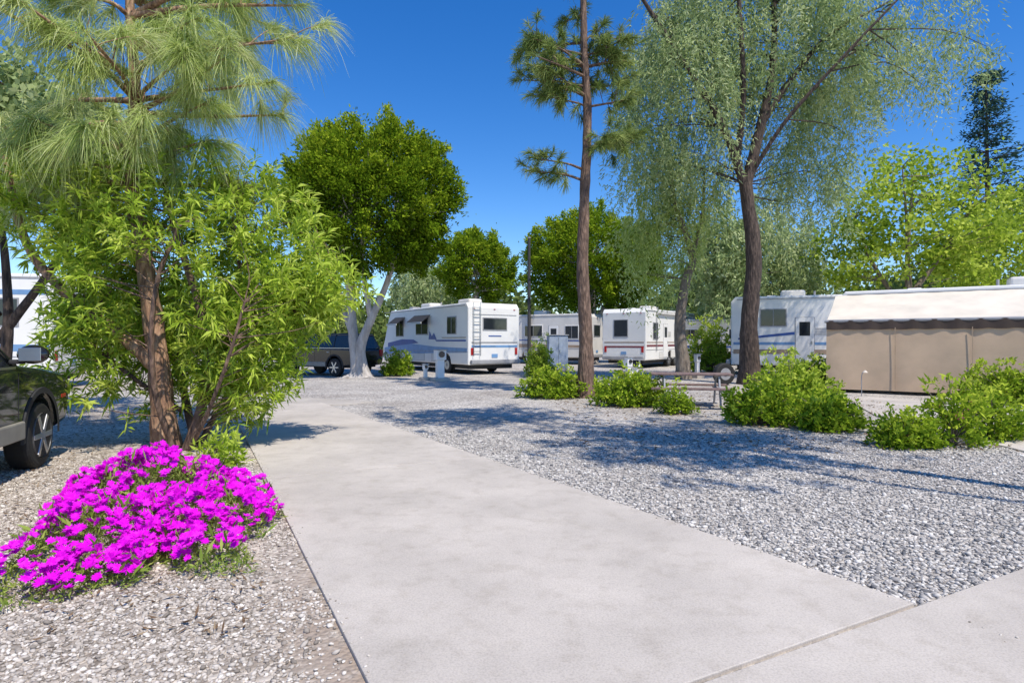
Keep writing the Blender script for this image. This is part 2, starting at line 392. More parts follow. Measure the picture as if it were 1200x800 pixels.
ficus((-3.0, 50, 0), (0, 0, 7.4), (3.1, 3.1, 2.7), 190, 170, .25, [([(0, 0, 0), (.1, 0, 3), (0, 0, 7)], .3, .15, .5)], .75)
ficus((5.6, 42, 0), (0, 0, 6.9), (4.3, 4.0, 3.3), 320, 200, .23, [([(0, 0, 0), (.1, 0, 3), (0, 0, 7)], .35, .15, .5), ([(0, 0, 2.5), (1.2, 0, 4.5), (2, 0, 7)], .2, .1, 0)], .75)

def pine(loc, trunk, r0, r1, branches, ntuft, nneed, L, W, droop, mat, bark, name='pine_tree', extra=()):
    e = empty(name, loc); acc = Acc(); v, f, C = tube(trunk, r0, r1, 12, 7, .06, .35); acc.add(v, f)
    for pts, a, b in extra:
        v, f, _ = tube(pts, a, b, 9, 6, .07); acc.add(v, f)
    fo = Acc()
    for z, az, ln, up in branches:
        i = np.argmin(abs(C[:, 2] - z)); a = C[i]; d = np.array([math.cos(az), math.sin(az), 0])
        m1 = a + d * ln * .4 + np.array([0, 0, up * ln * .35]); m1[:2] += rng.normal(size=2) * .1
        tip = a + d * ln + np.array([0, 0, up * ln * .6])
        v, f, B = tube([a, m1, tip], .022 + .014 * ln, .010, 6, 6); acc.add(v, f)
        tuf = [B[int(len(B) * t)] for t in rng.uniform(.35, .98, ntuft)] + [tip]
        for k_, p in enumerate(tuf):
            if k_ < ntuft:
                q = p + unit(rng.normal(size=3) + d * .8 + np.array([0, 0, .35])) * rng.uniform(.15, .6)
                v, f, _ = tube([p, (p + q) / 2 + [0, 0, .03], q], .010, .005, 4, 2); acc.add(v, f); dirn = unit(q - p)
            else: q = p; dirn = unit(tip - m1)
            m = int(nneed * rng.uniform(.6, 1.3))
            back = rng.random((m, 1)) * .22
            P = q - dirn * back + rng.normal(size=(m, 3)) * .008
            dd = unit(rng.normal(size=(m, 3)) * .62 + dirn * .85 + np.array([0, 0, .15]))
            V, F = strips(P, dd, L * rng.uniform(.7, 1.2, m), W, droop)
            r = np.clip(rng.normal(.5 + rng.normal() * .15, .22, m), 0, 1)
            fo.add(V, F, np.tile(r, 3))
    acc.build('trunk', bark, e, True); fo.build('needles', mat, e)
    return e
br = []
for i in range(32):
    z = rng.uniform(3.9, 8.6); br.append((z, rng.uniform(0, 6.28), rng.uniform(1.0, 2.4), rng.uniform(-.05, .55)))
for z, az, ln in ((4.0, -.4, 1.5), (4.3, -.9, 1.3), (4.3, 3.5, 2.0), (3.7, 3.0, 1.9), (4.8, .2, 2.0), (5.4, -.2, 2.4), (3.9, 3.9, 1.5), (5.2, -1.7, 1.2), (5.0, 2.9, 1.7),
                  (4.1, -1.3, 1.2), (4.2, -2.2, 1.2), (6.2, 0, 2.5), (5.8, .1, 2.3), (5.0, -.7, 1.7), (4.5, 2.6, 2.2), (3.8, .3, 1.6)): br.append((z, az, ln, .1))
pine((-4.86, 8.4, 0), [(0, 0, 0), (-.12, 0, 1.3), (-.35, .05, 2.7), (-.54, .1, 3.9), (-.5, .1, 5.1), (-.58, .1, 6.4), (-.5, .1, 9.4)], .15, .04, br, 6, 120, .40, .0075, .75, M['lf_needle'], M['bark_orange'],
     extra=[([(-.05, 0, 1.05), (-.5, -.15, 1.55), (-1.25, -.2, 2.15), (-1.9, -.1, 2.9), (-2.3, 0, 4.2)], .10, .04)])
br = []
for i in range(13): br.append((rng.uniform(5.8, 9.6), math.pi + rng.normal() * .5, rng.uniform(1.1, 2.1), rng.uniform(-.1, .6)))
for i in range(12): br.append((rng.uniform(6.2, 9.8), rng.normal() * .5, rng.uniform(.6, 1.3), rng.uniform(0, .6)))
for i in range(24): br.append((rng.uniform(9.4, 15.5), rng.uniform(0, 6.28), rng.uniform(.8, 1.9), rng.uniform(0, .6)))
pine((1.95, 16, 0), [(0, 0, 0), (.03, 0, 1.6), (-.06, 0, 3.5), (-.0, 0, 5.5), (0.07, 0, 7.5), (-.02, 0, 9.5), (-.05, 0, 12.5), (0, 0, 16)], .20, .05, br, 11, 80, .26, .013, .3, M['lf_needle_d'], M['bark_pine'])

def weep(fo, centers, r, strands, ln, nleaf, L, W, spread=.5):
    for c in centers:
        s = max(1, int(strands * rng.uniform(.5, 1.5))); tone = rng.normal() * .14
        for _ in range(s):
            p = c + rng.normal(size=3) * r; l = ln * rng.uniform(.5, 1.4); d = rng.normal(size=2) * spread
            m = nleaf; t = rng.random(m)
            q = np.stack([p[0] + d[0] * t * (1 - t * .5), p[1] + d[1] * t * (1 - t * .5), p[2] + .15 * np.sin(t * 3) - l * t ** 1.3], 1) + rng.normal(size=(m, 3)) * .09
            dd = unit(rng.normal(size=(m, 3)) * .6 + np.array([d[0], d[1], -.8]))
            V, F = leaves(q, dd, L * rng.uniform(.6, 1.3, m), W, .1)
            fo.add(V, F, np.clip(rng.normal(.5 + tone, .22, m), 0, 1))
def euc(loc, limbs, clumps, strands, ln, nleaf, L, W, bark, mat, r=.35, tw=2):
    e = empty('eucalyptus_tree', loc); acc = Acc(); LB = []
    for pts, a, b, fl in limbs:
        v, f, C = tube(pts, a, b, 10, 6, .05, fl); acc.add(v, f); LB.append(C[len(C) // 3:])
    twigs(acc, clumps[::tw], LB, .028)
    acc.build('trunk', bark, e, True); fo = Acc(); weep(fo, clumps, r, strands, ln, nleaf, L, W); fo.build('crown', mat, e)
    return e
limbs = [([(0, 0, 0), (-.06, 0, 2.1), (.1, 0, 4.5), (-.2, 0, 7.05)], .34, .22, .5),
         ([(-.2, 0, 6.9), (-.8, -.1, 8.5), (-1.5, -.3, 9.7), (-3.0, -.5, 11.8), (-4.2, -.6, 13.6)], .16, .06, 0),
         ([(-.2, 0, 6.9), (.4, .0, 9.3), (.8, .0, 11.5), (.9, .3, 15.5)], .20, .07, 0),
         ([(.3, .0, 9.0), (1.3, -.2, 10.6), (2.7, -.2, 12.2), (5.1, .2, 13.6)], .12, .04, 0),
         ([(-.5, 0, 7.8), (-.5, -.6, 10), (-.8, -1, 13), (-.9, -1.2, 15)], .11, .05, 0),
         ([(-.1, 0, 7.2), (.9, -.8, 9), (2.6, -1.6, 11), (4, -2, 12.5)], .08, .03, 0)]
A, _ = lobes((-2.0, .6, 11.3), (3.1, 2.7, 3.6), 165, .3, .45); B, _ = lobes((2.9, .8, 12.4), (4.7, 2.7, 2.8), 150, .25, .45)
C2, _ = lobes((2.4, 1.2, 8.5), (1.9, 1.5, 2.6), 45, .2, .3); C3, _ = lobes((0, .8, 15), (4, 2.6, 1.4), 40, .2, .3)
CL = np.concatenate([A, B, C2, C3]); CL = CL[~((abs(CL[:, 0]) < .9) & (CL[:, 1] < .7) & (CL[:, 2] < 10.6))]
euc((8.4, 21, 0), limbs, CL, 8, 1.4, 30, .19, .045, M['bark_dark'], M['lf_euc'], .36, 4)
A, _ = lobes((-.5, .5, 7.2), (2.1, 1.7, 3.3), 100, .2, .35)
euc((6.9, 24, 0), [([(0, 0, 0), (-.15, 0, 2.2), (.1, 0, 4.0), (.35, 0, 5.0), (-.4, 0, 7.2), (-.6, 0, 9.5)], .25, .06, .4), ([(.3, 0, 4.8), (.8, .2, 6.5), (.9, .2, 8.6)], .1, .04, 0)],
    A, 7, 1.3, 28, .19, .047, M['bark_grey'], M['lf_euc_pale'], .35, 3)
A, _ = lobes((0, 0, 7.0), (3.8, 3, 4.4), 110, .2, .3)
euc((14.0, 38, 0), [([(0, 0, 0), (.2, 0, 4), (-.2, 0, 8)], .3, .08, .4), ([(.1, 0, 3), (1.5, 0, 6), (2, 0, 9)], .15, .05, 0)], A, 8, 1.6, 20, .34, .11, M['bark_grey'], M['lf_euc'], .5, 3)
A, _ = lobes((0, 0, 6.0), (3.2, 3, 4.2), 90, .2, .3)
euc((18.6, 41, 0), [([(0, 0, 0), (.2, 0, 4), (-.2, 0, 8)], .3, .08, .4)], A, 8, 1.6, 18, .34, .11, M['bark_grey'], M['lf_euc'], .5, 3)
A, _ = lobes((0, 0, 6.5), (3.4, 3, 3.4), 80, .2, .3)
euc((-8.2, 56, 0), [([(0, 0, 0), (.2, 0, 4), (-.2, 0, 7)], .3, .08, .4)], A, 8, 1.6, 16, .4, .12, M['bark_grey'], M['lf_euc'], .5, 3)
# big tree standing to the right of the camera: throws the dappled shade over the gravel
A, _ = lobes((-4.0, 4.3, 8.9), (2.3, 2.7, 1.1), 64, .1, .3); B, _ = lobes((-6.9, 7.1, 9.1), (2.0, 1.1, .8), 38, .1, .3)
S_ = np.concatenate([A, B]); S_ = S_[S_[:, 2] > 8.0]
euc((9.8, .4, 0), [([(0, 0, 0), (.1, -.1, 3), (-.5, .6, 6), (-2.2, 2.4, 8.4)], .2, .05, .4), ([(-.5, .6, 6), (-3.5, 3.6, 8.6), (-6.8, 6.6, 9.4)], .07, .03, 0), ([(-.3, .3, 5), (-2.5, 1.5, 8), (-4, 3, 9)], .06, .03, 0)],
    S_, 7, .5, 30, .18, .06, M['bark_dark'], M['lf_euc'], .4)

def broadleaf(name, loc, limbs, c, rad, ncl, nl, L, mat, bark, cr=.5, shell=.25):
    e = empty(name, loc); acc = Acc(); LB = []
    for pts, a, b in limbs:
        v, f, C = tube(pts, a, b, 9, 6, .05, .3 if a > .15 else 0); acc.add(v, f); LB.append(C[len(C) // 3:])
    C, D = lobes(c, rad, ncl, shell, .35, -.9); twigs(acc, C[::2], LB, .04); acc.build('trunk', bark, e, True)
    fo = Acc()
    for p in C:
        m = int(nl * rng.uniform(.5, 1.5)); q = rng.normal(size=(m, 3)) * cr * rng.uniform(.5, 1.1) * [1, 1, .6]
        V, F = leaves(p + q, rdir(m), L * rng.uniform(.6, 1.3, m), L * .7, .15)
        fo.add(V, F, np.clip(rng.normal(.5 + rng.normal() * .15, .2, m), 0, 1))
    fo.build('crown', mat, e); return e
broadleaf('sycamore_tree', (22.5, 34, 0), [([(0, 0, 0), (.2, 0, 3), (0, 0, 6), (.3, 0, 10.5)], .3, .05), ([(0, 0, 3), (-2, 0, 6), (-3, 0, 8.5)], .16, .04), ([(.1, 0, 4), (2, 0, 6.5), (3.5, 0, 9)], .15, .04), ([(0, 0, 4), (-.7, -1, 8), (-1.2, -1.4, 11)], .12, .03)],
          (0.3, 0, 7.5), (5.6, 4, 4.6), 150, 70, .27, M['lf_lime'], M['bark_grey'], .6)
broadleaf('sycamore_tree', (36, 42, 0), [([(0, 0, 0), (.2, 0, 3), (0, 0, 9)], .3, .05), ([(0, 0, 3), (-2, 0, 6), (-3, 0, 8.5)], .16, .04)],
          (0, 0, 6.8), (6.0, 4, 4.6), 140, 75, .32, M['lf_lime'], M['bark_grey'], .7)
e = empty('cedar_tree', (47.6, 60, 0)); acc = Acc(); v, f, _ = tube([(0, 0, 0), (.2, 0, 12), (0, 0, 28)], .5, .06, 8); acc.add(v, f); fo = Acc()
for z in np.arange(12, 28.2, .85):
    R = 3.4 * (1 - ((z - 12) / 17) ** 1.8) * rng.uniform(.5, 1.2) + .3
    for k_ in range(5):
        az = rng.uniform(0, 6.28); d = np.array([math.cos(az), math.sin(az), .12]); tip = np.array([0, 0, z]) + d * R * rng.uniform(.6, 1.1)
        v, f, B = tube([(0, 0, z), tip], .07, .02, 4, 3); acc.add(v, f)
        m = 60; t = rng.uniform(.35, 1.05, (m, 1)); P = np.array([0, 0, z]) * (1 - t) + tip * t + rng.normal(size=(m, 3)) * [.5, .5, .22]
        V, F = leaves(P, unit(rng.normal(size=(m, 3)) * .5 + d), .45, .14, .1); fo.add(V, F)
acc.build('trunk', M['bark_dark'], e, True); fo.build('crown', M['lf_conifer'], e)

# willow-leaved small tree under the left pine
e = empty('oleander_tree', (-4.55, 8.3, 0)); acc = Acc(); LB = []
for pts, a, b in [([(.05, 0, 0), (.25, 0, .7), (.3, 0, 1.6), (-.25, .1, 3.3), (-.35, .1, 4.2)], .075, .03),
                  ([(.1, .2, 0), (.4, .5, .8), (1.1, .6, 1.8), (1.9, .5, 2.4)], .05, .02), ([(.0, .3, 0), (-.6, .8, 1.2), (-1.3, .9, 2.2), (-1.7, .9, 3)], .06, .02),
                  ([(.1, -.1, 0), (.5, -.4, .5), (.9, -.6, 1.3), (1.1, -.6, 2)], .035, .015), ([(-.1, -.1, 0), (-.2, -.4, 1), (-.1, -.5, 2.2), (.2, -.5, 3)], .045, .02),
                  ([(.2, .2, .6), (.6, .3, 2), (.6, .3, 3.5)], .04, .015), ([(-.2, .3, .5), (-1.0, .2, 1.1), (-1.5, .1, 1.6)], .035, .015)]:
    v, f, C = tube(pts, a, b, 8, 6, .07); acc.add(v, f); LB.append(C[3:])
fo = Acc(); L3 = np.concatenate(LB)
C, D = lobes((-.1, .35, 2.4), (1.95, 1.3, 1.85), 1200, .35, .22)
C4, D4 = lobes((-1.0, .3, 1.6), (1.1, 1.0, 1.2), 300, .3, .2); C5, D5 = lobes((.75, .2, 1.3), (.75, .7, 1.1), 260, .3, .2)
C6, D6 = lobes((-1.9, .3, 3.5), (1.2, 1.0, .9), 200, .3, .2); C7, D7 = lobes((1.6, .4, 2.25), (.8, .7, .5), 170, .2, .2)
C = np.concatenate([C, C4, C5, C6, C7]); D = np.concatenate([D, D4, D5, D6, D7]); kk = C[:, 2] > .35; C = C[kk]; D = D[kk]
kk = ~((abs(C[:, 0] + .3) < .42) & (C[:, 1] < .15) & (C[:, 2] < 2.6)); C = C[kk]; D = D[kk]
twigs(acc, C[::4], [L3], .010)
for p, d in zip(C, D):
    m = int(rng.uniform(12, 26)); ax = unit(d * .6 + np.array([0, 0, .7]) + rng.normal(size=3) * .45)
    t = rng.random((m, 1)) * .28
    dd = unit(ax * rng.uniform(.1, 1.0, (m, 1)) + rng.normal(size=(m, 3)) * .65)
    V, F = leaves(p + ax * (t - .12), dd, rng.uniform(.11, .23, m), rng.uniform(.024, .038, m), .22)
    fo.add(V, F, np.clip(rng.normal(.5 + rng.normal() * .15, .2, m), 0, 1))
acc.build('trunk', M['bark_pine'], e, True); fo.build('foliage', M['lf_ole'], e)
broadleaf('acacia_tree', (-9.9, 11.5, 0), [([(0, 0, 0), (.2, 0, 2), (0, 0, 4.5)], .13, .04), ([(0, 0, 1.5), (1.2, 0, 3.2), (1.8, 0, 5)], .09, .03), ([(0, 0, 2), (-1.2, 0, 3.5), (-1.5, 0, 5)], .08, .03)],
          (.6, 0, 5.2), (2.5, 1.6, 1.6), 130, 100, .16, M['lf_euc'], M['bark_dark'], .4)

# distant tree masses
fo = Acc()
for i in range(330):
    X = rng.uniform(-95, 100); Y = rng.uniform(62, 88); h = rng.uniform(4.5, 8.5) * (1.3 if X > 20 else 1)
    for j in range(4):
        m = 55; c = np.array([X, Y, 0]) + rng.normal(size=3) * [1.8, 1.2, 0] + [0, 0, h * rng.uniform(.2, 1)]
        V, F = leaves(c + rng.normal(size=(m, 3)) * [1.3, .9, 1.0], rdir(m), .75, .48, .1)
        fo.add(V, F, np.clip(rng.normal(.45 + rng.normal() * .2, .18, m), 0, 1))
fo.build('distant_trees', M['lf_far'])

# ------------------------------------------------------------------ shrubs
def shrub(loc, rx, ry, h, n, L, W, mat, name='shrub', per=14, flowers=0):
    e = empty(name, (loc[0], loc[1], 0)); acc = Acc(); fo = Acc(); fl = Acc()
    K = rdir(6); K[:, 2] = abs(K[:, 2])
    for i in range(n):
        d = rdir(1)[0]; d[2] = abs(d[2]) * .9 + .06; d = unit(d); lump = 1 + .25 * max(K @ d) * math.sin(i * 1.7)
        s = rng.uniform(.5, 1.0) * lump
        p = d * s * np.array([rx, ry, h])
        if i % 4 == 0:
            v, f, _ = tube([(0, 0, 0), p * [.4, .4, .6], p], .012, .005, 4, 3); acc.add(v, f)
        ax = unit(d * .7 + [0, 0, .5] + rng.normal(size=3) * .25); m = per
        dd = unit(ax * .7 + rng.normal(size=(m, 3)) * .7)
        V, F = leaves(p + rng.normal(size=(m, 3)) * L * .35, dd, L * rng.uniform(.6, 1.2, m), W, .1)
        V[:, 2] = np.maximum(V[:, 2], .01)
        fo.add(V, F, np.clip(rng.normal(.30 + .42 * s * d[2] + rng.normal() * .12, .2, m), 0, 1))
        if flowers and rng.random() < flowers:
            m = 14; V, F = leaves(p + ax * .08 + rng.normal(size=(m, 3)) * .02, rdir(m), .04, .03); fl.add(V, F)
    acc.build('stems', M['bark_grey'], e); fo.build('foliage', mat, e)
    if fl.n: fl.build('blossoms', M['pink'], e)
    return e
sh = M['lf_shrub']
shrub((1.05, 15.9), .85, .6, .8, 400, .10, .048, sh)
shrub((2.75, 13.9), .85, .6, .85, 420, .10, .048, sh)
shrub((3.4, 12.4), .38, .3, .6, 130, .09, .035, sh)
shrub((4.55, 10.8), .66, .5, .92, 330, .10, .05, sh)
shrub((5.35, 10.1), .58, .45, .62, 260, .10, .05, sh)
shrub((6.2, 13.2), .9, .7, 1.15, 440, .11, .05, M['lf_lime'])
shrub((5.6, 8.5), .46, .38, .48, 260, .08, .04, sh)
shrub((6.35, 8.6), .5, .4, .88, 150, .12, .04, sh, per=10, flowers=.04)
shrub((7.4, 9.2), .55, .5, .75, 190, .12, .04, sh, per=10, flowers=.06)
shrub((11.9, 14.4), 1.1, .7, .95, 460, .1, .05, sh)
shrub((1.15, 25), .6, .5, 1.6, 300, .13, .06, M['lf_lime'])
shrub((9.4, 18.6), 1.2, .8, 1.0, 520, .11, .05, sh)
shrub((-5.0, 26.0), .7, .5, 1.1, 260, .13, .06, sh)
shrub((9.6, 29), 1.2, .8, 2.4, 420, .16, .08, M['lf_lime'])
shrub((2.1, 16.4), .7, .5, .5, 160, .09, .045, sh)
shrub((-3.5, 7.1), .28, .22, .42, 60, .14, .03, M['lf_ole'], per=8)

# ------------------------------------------------------------------ magenta flower bed
e = empty('flowering_iceplant', (-2.98, 4.95, 0))
ang = math.radians(120); ca, sa = math.cos(ang), math.sin(ang)
def bed(n, rp=.5):
    r = rng.random(n) ** rp; th = rng.uniform(0, 6.28, n)
    edge = 1 + .15 * np.sin(th * 3 + 1) + .14 * np.sin(th * 5 + 2.2) + .10 * np.sin(th * 9) + .06 * np.sin(th * 17)
    u = r * np.cos(th) * 1.66 * edge; v = r * np.sin(th) * .84 * edge
    hh = (1 - r ** 2.6) * (.27 + .10 * np.sin(u * 3.1 + .6) * np.cos(v * 4) + .07 * np.sin(u * 7) + .10 * (u / 1.6)) + .05
    return np.stack([u * ca - v * sa, u * sa + v * ca, hh], 1), r
fo = Acc(); P, r = bed(15000, .45); P[:, 2] *= rng.uniform(.2, 1.0, len(P))
dd = unit(rng.normal(size=(len(P), 3)) * .8 + [0, 0, .5]); V, F = leaves(P, dd, rng.uniform(.03, .07, len(P)), .012, .05); V[:, 2] = np.maximum(V[:, 2], .012); fo.add(V, F)
P, r = bed(150, .7)
for p in P:
    m = 6; dd = unit(rng.normal(size=(m, 3)) * .6 + [0, 0, 1]); V, F = leaves(p + rng.normal(size=(m, 3)) * .03, dd, rng.uniform(.08, .15, m), .022, .1); fo.add(V, F)
fo.build('leaves', M['lf_bed'], e)
fl = Acc(); P, r = bed(2700)
cl, _ = bed(125)
dist = np.min(np.linalg.norm(P[:, None, :2] - cl[None, :, :2], axis=2), axis=1); P = P[dist < .12]
for p in P:
    m = 18; tilt = unit(np.array([0, 0, 1.0]) + rng.normal(size=3) * .45 + np.array([.15, -.35, 0])); a = np.linspace(0, 6.28, m, endpoint=False) + rng.random(m) * .2
    u = unit(np.cross(tilt, [1, 0.1, 0])); w = np.cross(tilt, u); R = rng.uniform(.030, .046)
    dd = unit(u * np.cos(a)[:, None] + w * np.sin(a)[:, None] + tilt * rng.uniform(.05, .6, (m, 1)))
    c = p + np.array([0, 0, rng.uniform(.02, .12)])
    V, F = leaves(np.repeat(c[None], m, 0), dd, R * rng.uniform(.8, 1.1, m), .016, .0, np.repeat(tilt[None], m, 0)); fl.add(V, F, np.clip(rng.normal(.5 + rng.normal() * .2, .15, m), 0, 1))
fl.build('blossoms', M['petal'], e)

# ------------------------------------------------------------------ RVs
def wheel(parent, x, y, r, w, nm='wheel', hub=True):
    cyl(nm + '_tyre', (x, y, r), r, w, 'Y', M['black'], parent, 28, .04)
    if hub:
        cyl(nm + '_rim', (x, y, r), r * .58, w + .012, 'Y', M['chrome'], parent, 20, .01)
        cyl(nm + '_hub', (x, y, r), r * .2, w + .05, 'Y', M['trim'], parent, 12, .01)
def arch_pts(cx, r, z, n=9):
    return [(cx + r * math.cos(t), z + r * math.sin(t)) for t in np.linspace(0, math.pi, n)]
def rv(name, loc, s, o, L, W, H, wheels, prof=None, side_win=(), end_win=(), side_str=(), end_str=(), ac=(), door=None, floor=.45, mat=None, awn=(), lights=True, ladder=None, roll=None):
    mat = mat or M['white']
    e = empty(name, (loc[0], loc[1], 0), math.atan2(s[1], s[0])); Y = lambda d: o * d
    r = .40
    pts = [(0, floor)]
    for wx in wheels: pts += arch_pts(wx, r + .1, floor)[::-1]
    pts += [(L, floor)]
    if prof: pts += [(L + a, b) for a, b in prof]
    else: pts += [(L, H - .25), (L - .25, H)]
    pts += [(.18, H), (0, H - .22)]
    prism('body', pts, Y(0), Y(-W), mat, e, .05)
    box('chassis', (L / 2, Y(-W / 2), .5), (L - .5, W - .5, .5), M['dark'], e)
    for i, wx in enumerate(wheels):
        wheel(e, wx, Y(-.2), r, .26, 'near_wheel_%d' % i); wheel(e, wx, Y(-W + .2), r, .26, 'far_wheel_%d' % i)
    box('lower_trim', (L / 2, Y(.004), floor + .08 + r + .1), (L - .1, .012, .03), M['trim'], e)
    box('roof_gutter', (L / 2, Y(.012), H - .12), (L - .5, .03, .035), M['trim'], e)
    for i in range(3):
        box('locker_gap_%d' % i, (L * (.3 + .22 * i), Y(.002), .72), (L * .14 + .03, .008, .37), M['trim'], e); box('locker_%d' % i, (L * (.3 + .22 * i), Y(.006), .72), (L * .14, .01, .34), M['offwhite'], e, .003)
    box('fridge_vent', (L * .42, Y(.008), 1.95), (.5, .02, .32), M['offwhite'], e, .004)
    for j in range(4): box('vent_slat_%d' % j, (L * .42, Y(.020), 1.84 + .07 * j), (.42, .008, .02), M['trim'], e)
    for i, (x, z, w, h) in enumerate(side_win):
        box('window_frame_%d' % i, (x, Y(.008), z), (w + .09, .03, h + .09), M['trim'] if mat != M['offwhite'] else M['white'], e, .008)
        box('window_%d' % i, (x, Y(.016), z), (w, .03, h), M['glass'], e, .006)
        box('window_bar_%d' % i, (x, Y(.030), z), (.025, .012, h), M['trim'], e)
    for i, (y, z, w, h) in enumerate(end_win):
        box('end_window_frame_%d' % i, (-.008, Y(-y), z), (.03, w + .09, h + .09), M['trim'], e, .008)
        box('end_window_%d' % i, (-.016, Y(-y), z), (.03, w, h), M['glass'], e, .006)
    for i, (poly, m) in enumerate(side_str): prism('stripe_%d' % i, poly, Y(-.01), Y(.006 + .003 * i), m, e)
    for i, (y, z, w, h, m) in enumerate(end_str): box('end_stripe_%d' % i, (-.001, Y(-y), z), (.012 + .004 * i, w, h), m, e)
    for i, (x, ln) in enumerate(ac):
        box('roof_ac_%d' % i, (x, Y(-W / 2), H + .15), (ln, .75, .32), M['offwhite'], e, .09, None, 3)
        box('roof_ac_base_%d' % i, (x, Y(-W / 2), H + .01), (ln + .1, .6, .06), M['trim'], e)
    box('roof_vent', (L * .75, Y(-W * .3), H + .07), (.45, .45, .14), M['trim'], e, .03)
    box('roof_vent_b', (L * .2, Y(-W * .6), H + .06), (.4, .4, .12), M['white'], e, .03)
    cyl('plumbing_vent', (L * .4, Y(-W * .25), H + .1), .04, .25, 'Z', M['trim'], e, 10)
    if roll:
        cyl('awning_roll', (roll[0], Y(.09), H - .22), .07, roll[1], 'X', M['offwhite'], e, 12)
        for xx in (-1, 1): box('awning_arm', (roll[0] + xx * (roll[1] / 2 - .03), Y(.05), H * .5 + .3), (.05, .05, H - 1.3), M['chrome'], e)
    if door:
        x = door; box('door', (x, Y(.006), 1.55), (.72, .03, 1.95), M['white'], e, .01)
        box('door_gap', (x, Y(.001), 1.55), (.77, .02, 2.0), M['trim'], e)
        box('door_window', (x, Y(.016), 2.05), (.42, .03, .6), M['glass'], e, .006); box('door_handle', (x + .27, Y(.03), 1.45), (.06, .05, .14), M['chrome'], e)
        box('door_step', (x, Y(.15), .42), (.6, .3, .04), M['dark'], e)
    for i, (x, z, w) in enumerate(awn):
        rot = Matrix.Rotation(math.radians(-38) * o, 3, 'X')
        box('window_awning_%d' % i, (x, Y(.26), z), (w, .66, .012), M['dark'], e, 0, rot); box('awning_lip_%d' % i, (x, Y(.50), z - .20), (w, .03, .09), M['white'], e)
    box('bumper', (-.12, Y(-W / 2), .58), (.2, W - .15, .2), M['trim'], e, .04)
    if lights:
        for y in (.2, W - .2):
            box('tail_light', (-.012, Y(-y), 1.05), (.03, .14, .32), M['red'], e, .008)
        for y in (.3, W / 2, W - .3): box('marker', (-.006, Y(-y), H - .28), (.03, .09, .035), M['red'], e)
        box('plate', (-.012, Y(-W / 2), .85), (.02, .32, .16), M['lblue'], e)
    if ladder is not None:
        for dy in (-.18, .18): box('ladder_rail', (-.08, Y(-(ladder + dy)), 2.05), (.03, .03, 2.4), M['chrome'], e)
        for j in range(7): box('ladder_rung', (-.08, Y(-ladder), 1.05 + j * .33), (.025, .33, .025), M['chrome'], e)
    return e
rv('motorhome', (-1.95, 26.6), (-.57, .82), 1, 9.6, 2.8, 3.25, (2.1, 7.2),
   prof=[(.05, 1.2), (-.15, 1.5), (-.75, 2.75), (-1.1, 3.2)],
   side_win=((1.5, 2.25, .8, .75), (4.6, 2.25, 1.3, .75), (7.3, 2.2, .9, .8)), end_win=((1.42, 2.3, 1.25, .5),),
   side_str=([([(0.1, 1.0), (9.4, .8), (9.4, 1.15), (6.5, 1.42), (3.2, 1.25), (.1, 1.2)], M['lblue']), ([(5.0, 1.43), (8.9, 1.2), (8.9, 1.42), (7, 1.62), (5.6, 1.6)], M['blue']),
              ([(.2, 1.5), (3.0, 1.5), (3.2, 1.58), (.2, 1.58)], M['blue']), ([(3.0, 1.6), (3.3, 1.92), (3.5, 1.75), (3.75, 2.0), (3.85, 1.6)], M['blue']), ([(.2, 1.66), (2.4, 1.66), (2.5, 1.70), (.2, 1.70)], M['tanstripe'])]),
   end_str=((1.42, 1.45, 2.5, .07, M['trim']), (1.42, 1.28, 2.5, .10, M['lblue']), (1.42, 1.75, .7, .05, M['blue']), (1.42, 2.72, 2.4, .03, M['trim'])), ac=((2.2, 1.1), (6.3, 1.1)), awn=((4.6, 2.62, 1.8), (7.3, 2.6, 1.3)), ladder=.42)
rv('travel_trailer', (7.4, 33), (.57, .82), -1, 8.6, 2.65, 3.35, (3.8, 4.9),
   side_win=((1.4, 2.1, .7, .9), (6.5, 2.2, 1.1, .7)), end_win=((1.5, 2.25, .8, .9),), side_str=([([(0.1, 1.2), (8.4, 1.2), (8.4, 1.32), (.1, 1.32)], M['maroon']), ([(0.1, 1.42), (8.4, 1.42), (8.4, 1.48), (.1, 1.48)], M['tanstripe'])]),
   end_str=((1.32, 1.2, 2.4, .1, M['maroon']), (1.32, 1.45, 2.4, .06, M['tanstripe'])), ac=((3.6, 1.0),), door=3.0, roll=(4.2, 5.5))
rv('travel_trailer', (4.9, 38), (-.86, .5), 1, 8, 2.6, 3.3, (3.4, 4.4), side_win=((1.2, 2.1, .9, .8), (4.0, 2.2, 1.3, .7), (6.4, 2.1, .8, .6)), end_win=((1.3, 2.2, 1, .7),),
   side_str=([([(0.1, 1.1), (7.8, 1.1), (7.8, 1.4), (.1, 1.25)], M['tanstripe']), ([(0.1, 1.5), (7.8, 1.6), (7.8, 1.66), (.1, 1.56)], M['blue'])]), ac=((4, 1.0),), mat=M['offwhite'], door=2.5)
rv('travel_trailer', (15.5, 36.5), (-.95, .3), 1, 6, 2.5, 2.9, (2.6, 3.4), side_win=((1.6, 1.95, 1, .6), (4.4, 1.95, 1, .6)), mat=M['offwhite'], ac=((3, .9),), side_str=([([(0.1, 1.1), (5.8, 1.1), (5.8, 1.25), (.1, 1.2)], M['blue'])]))
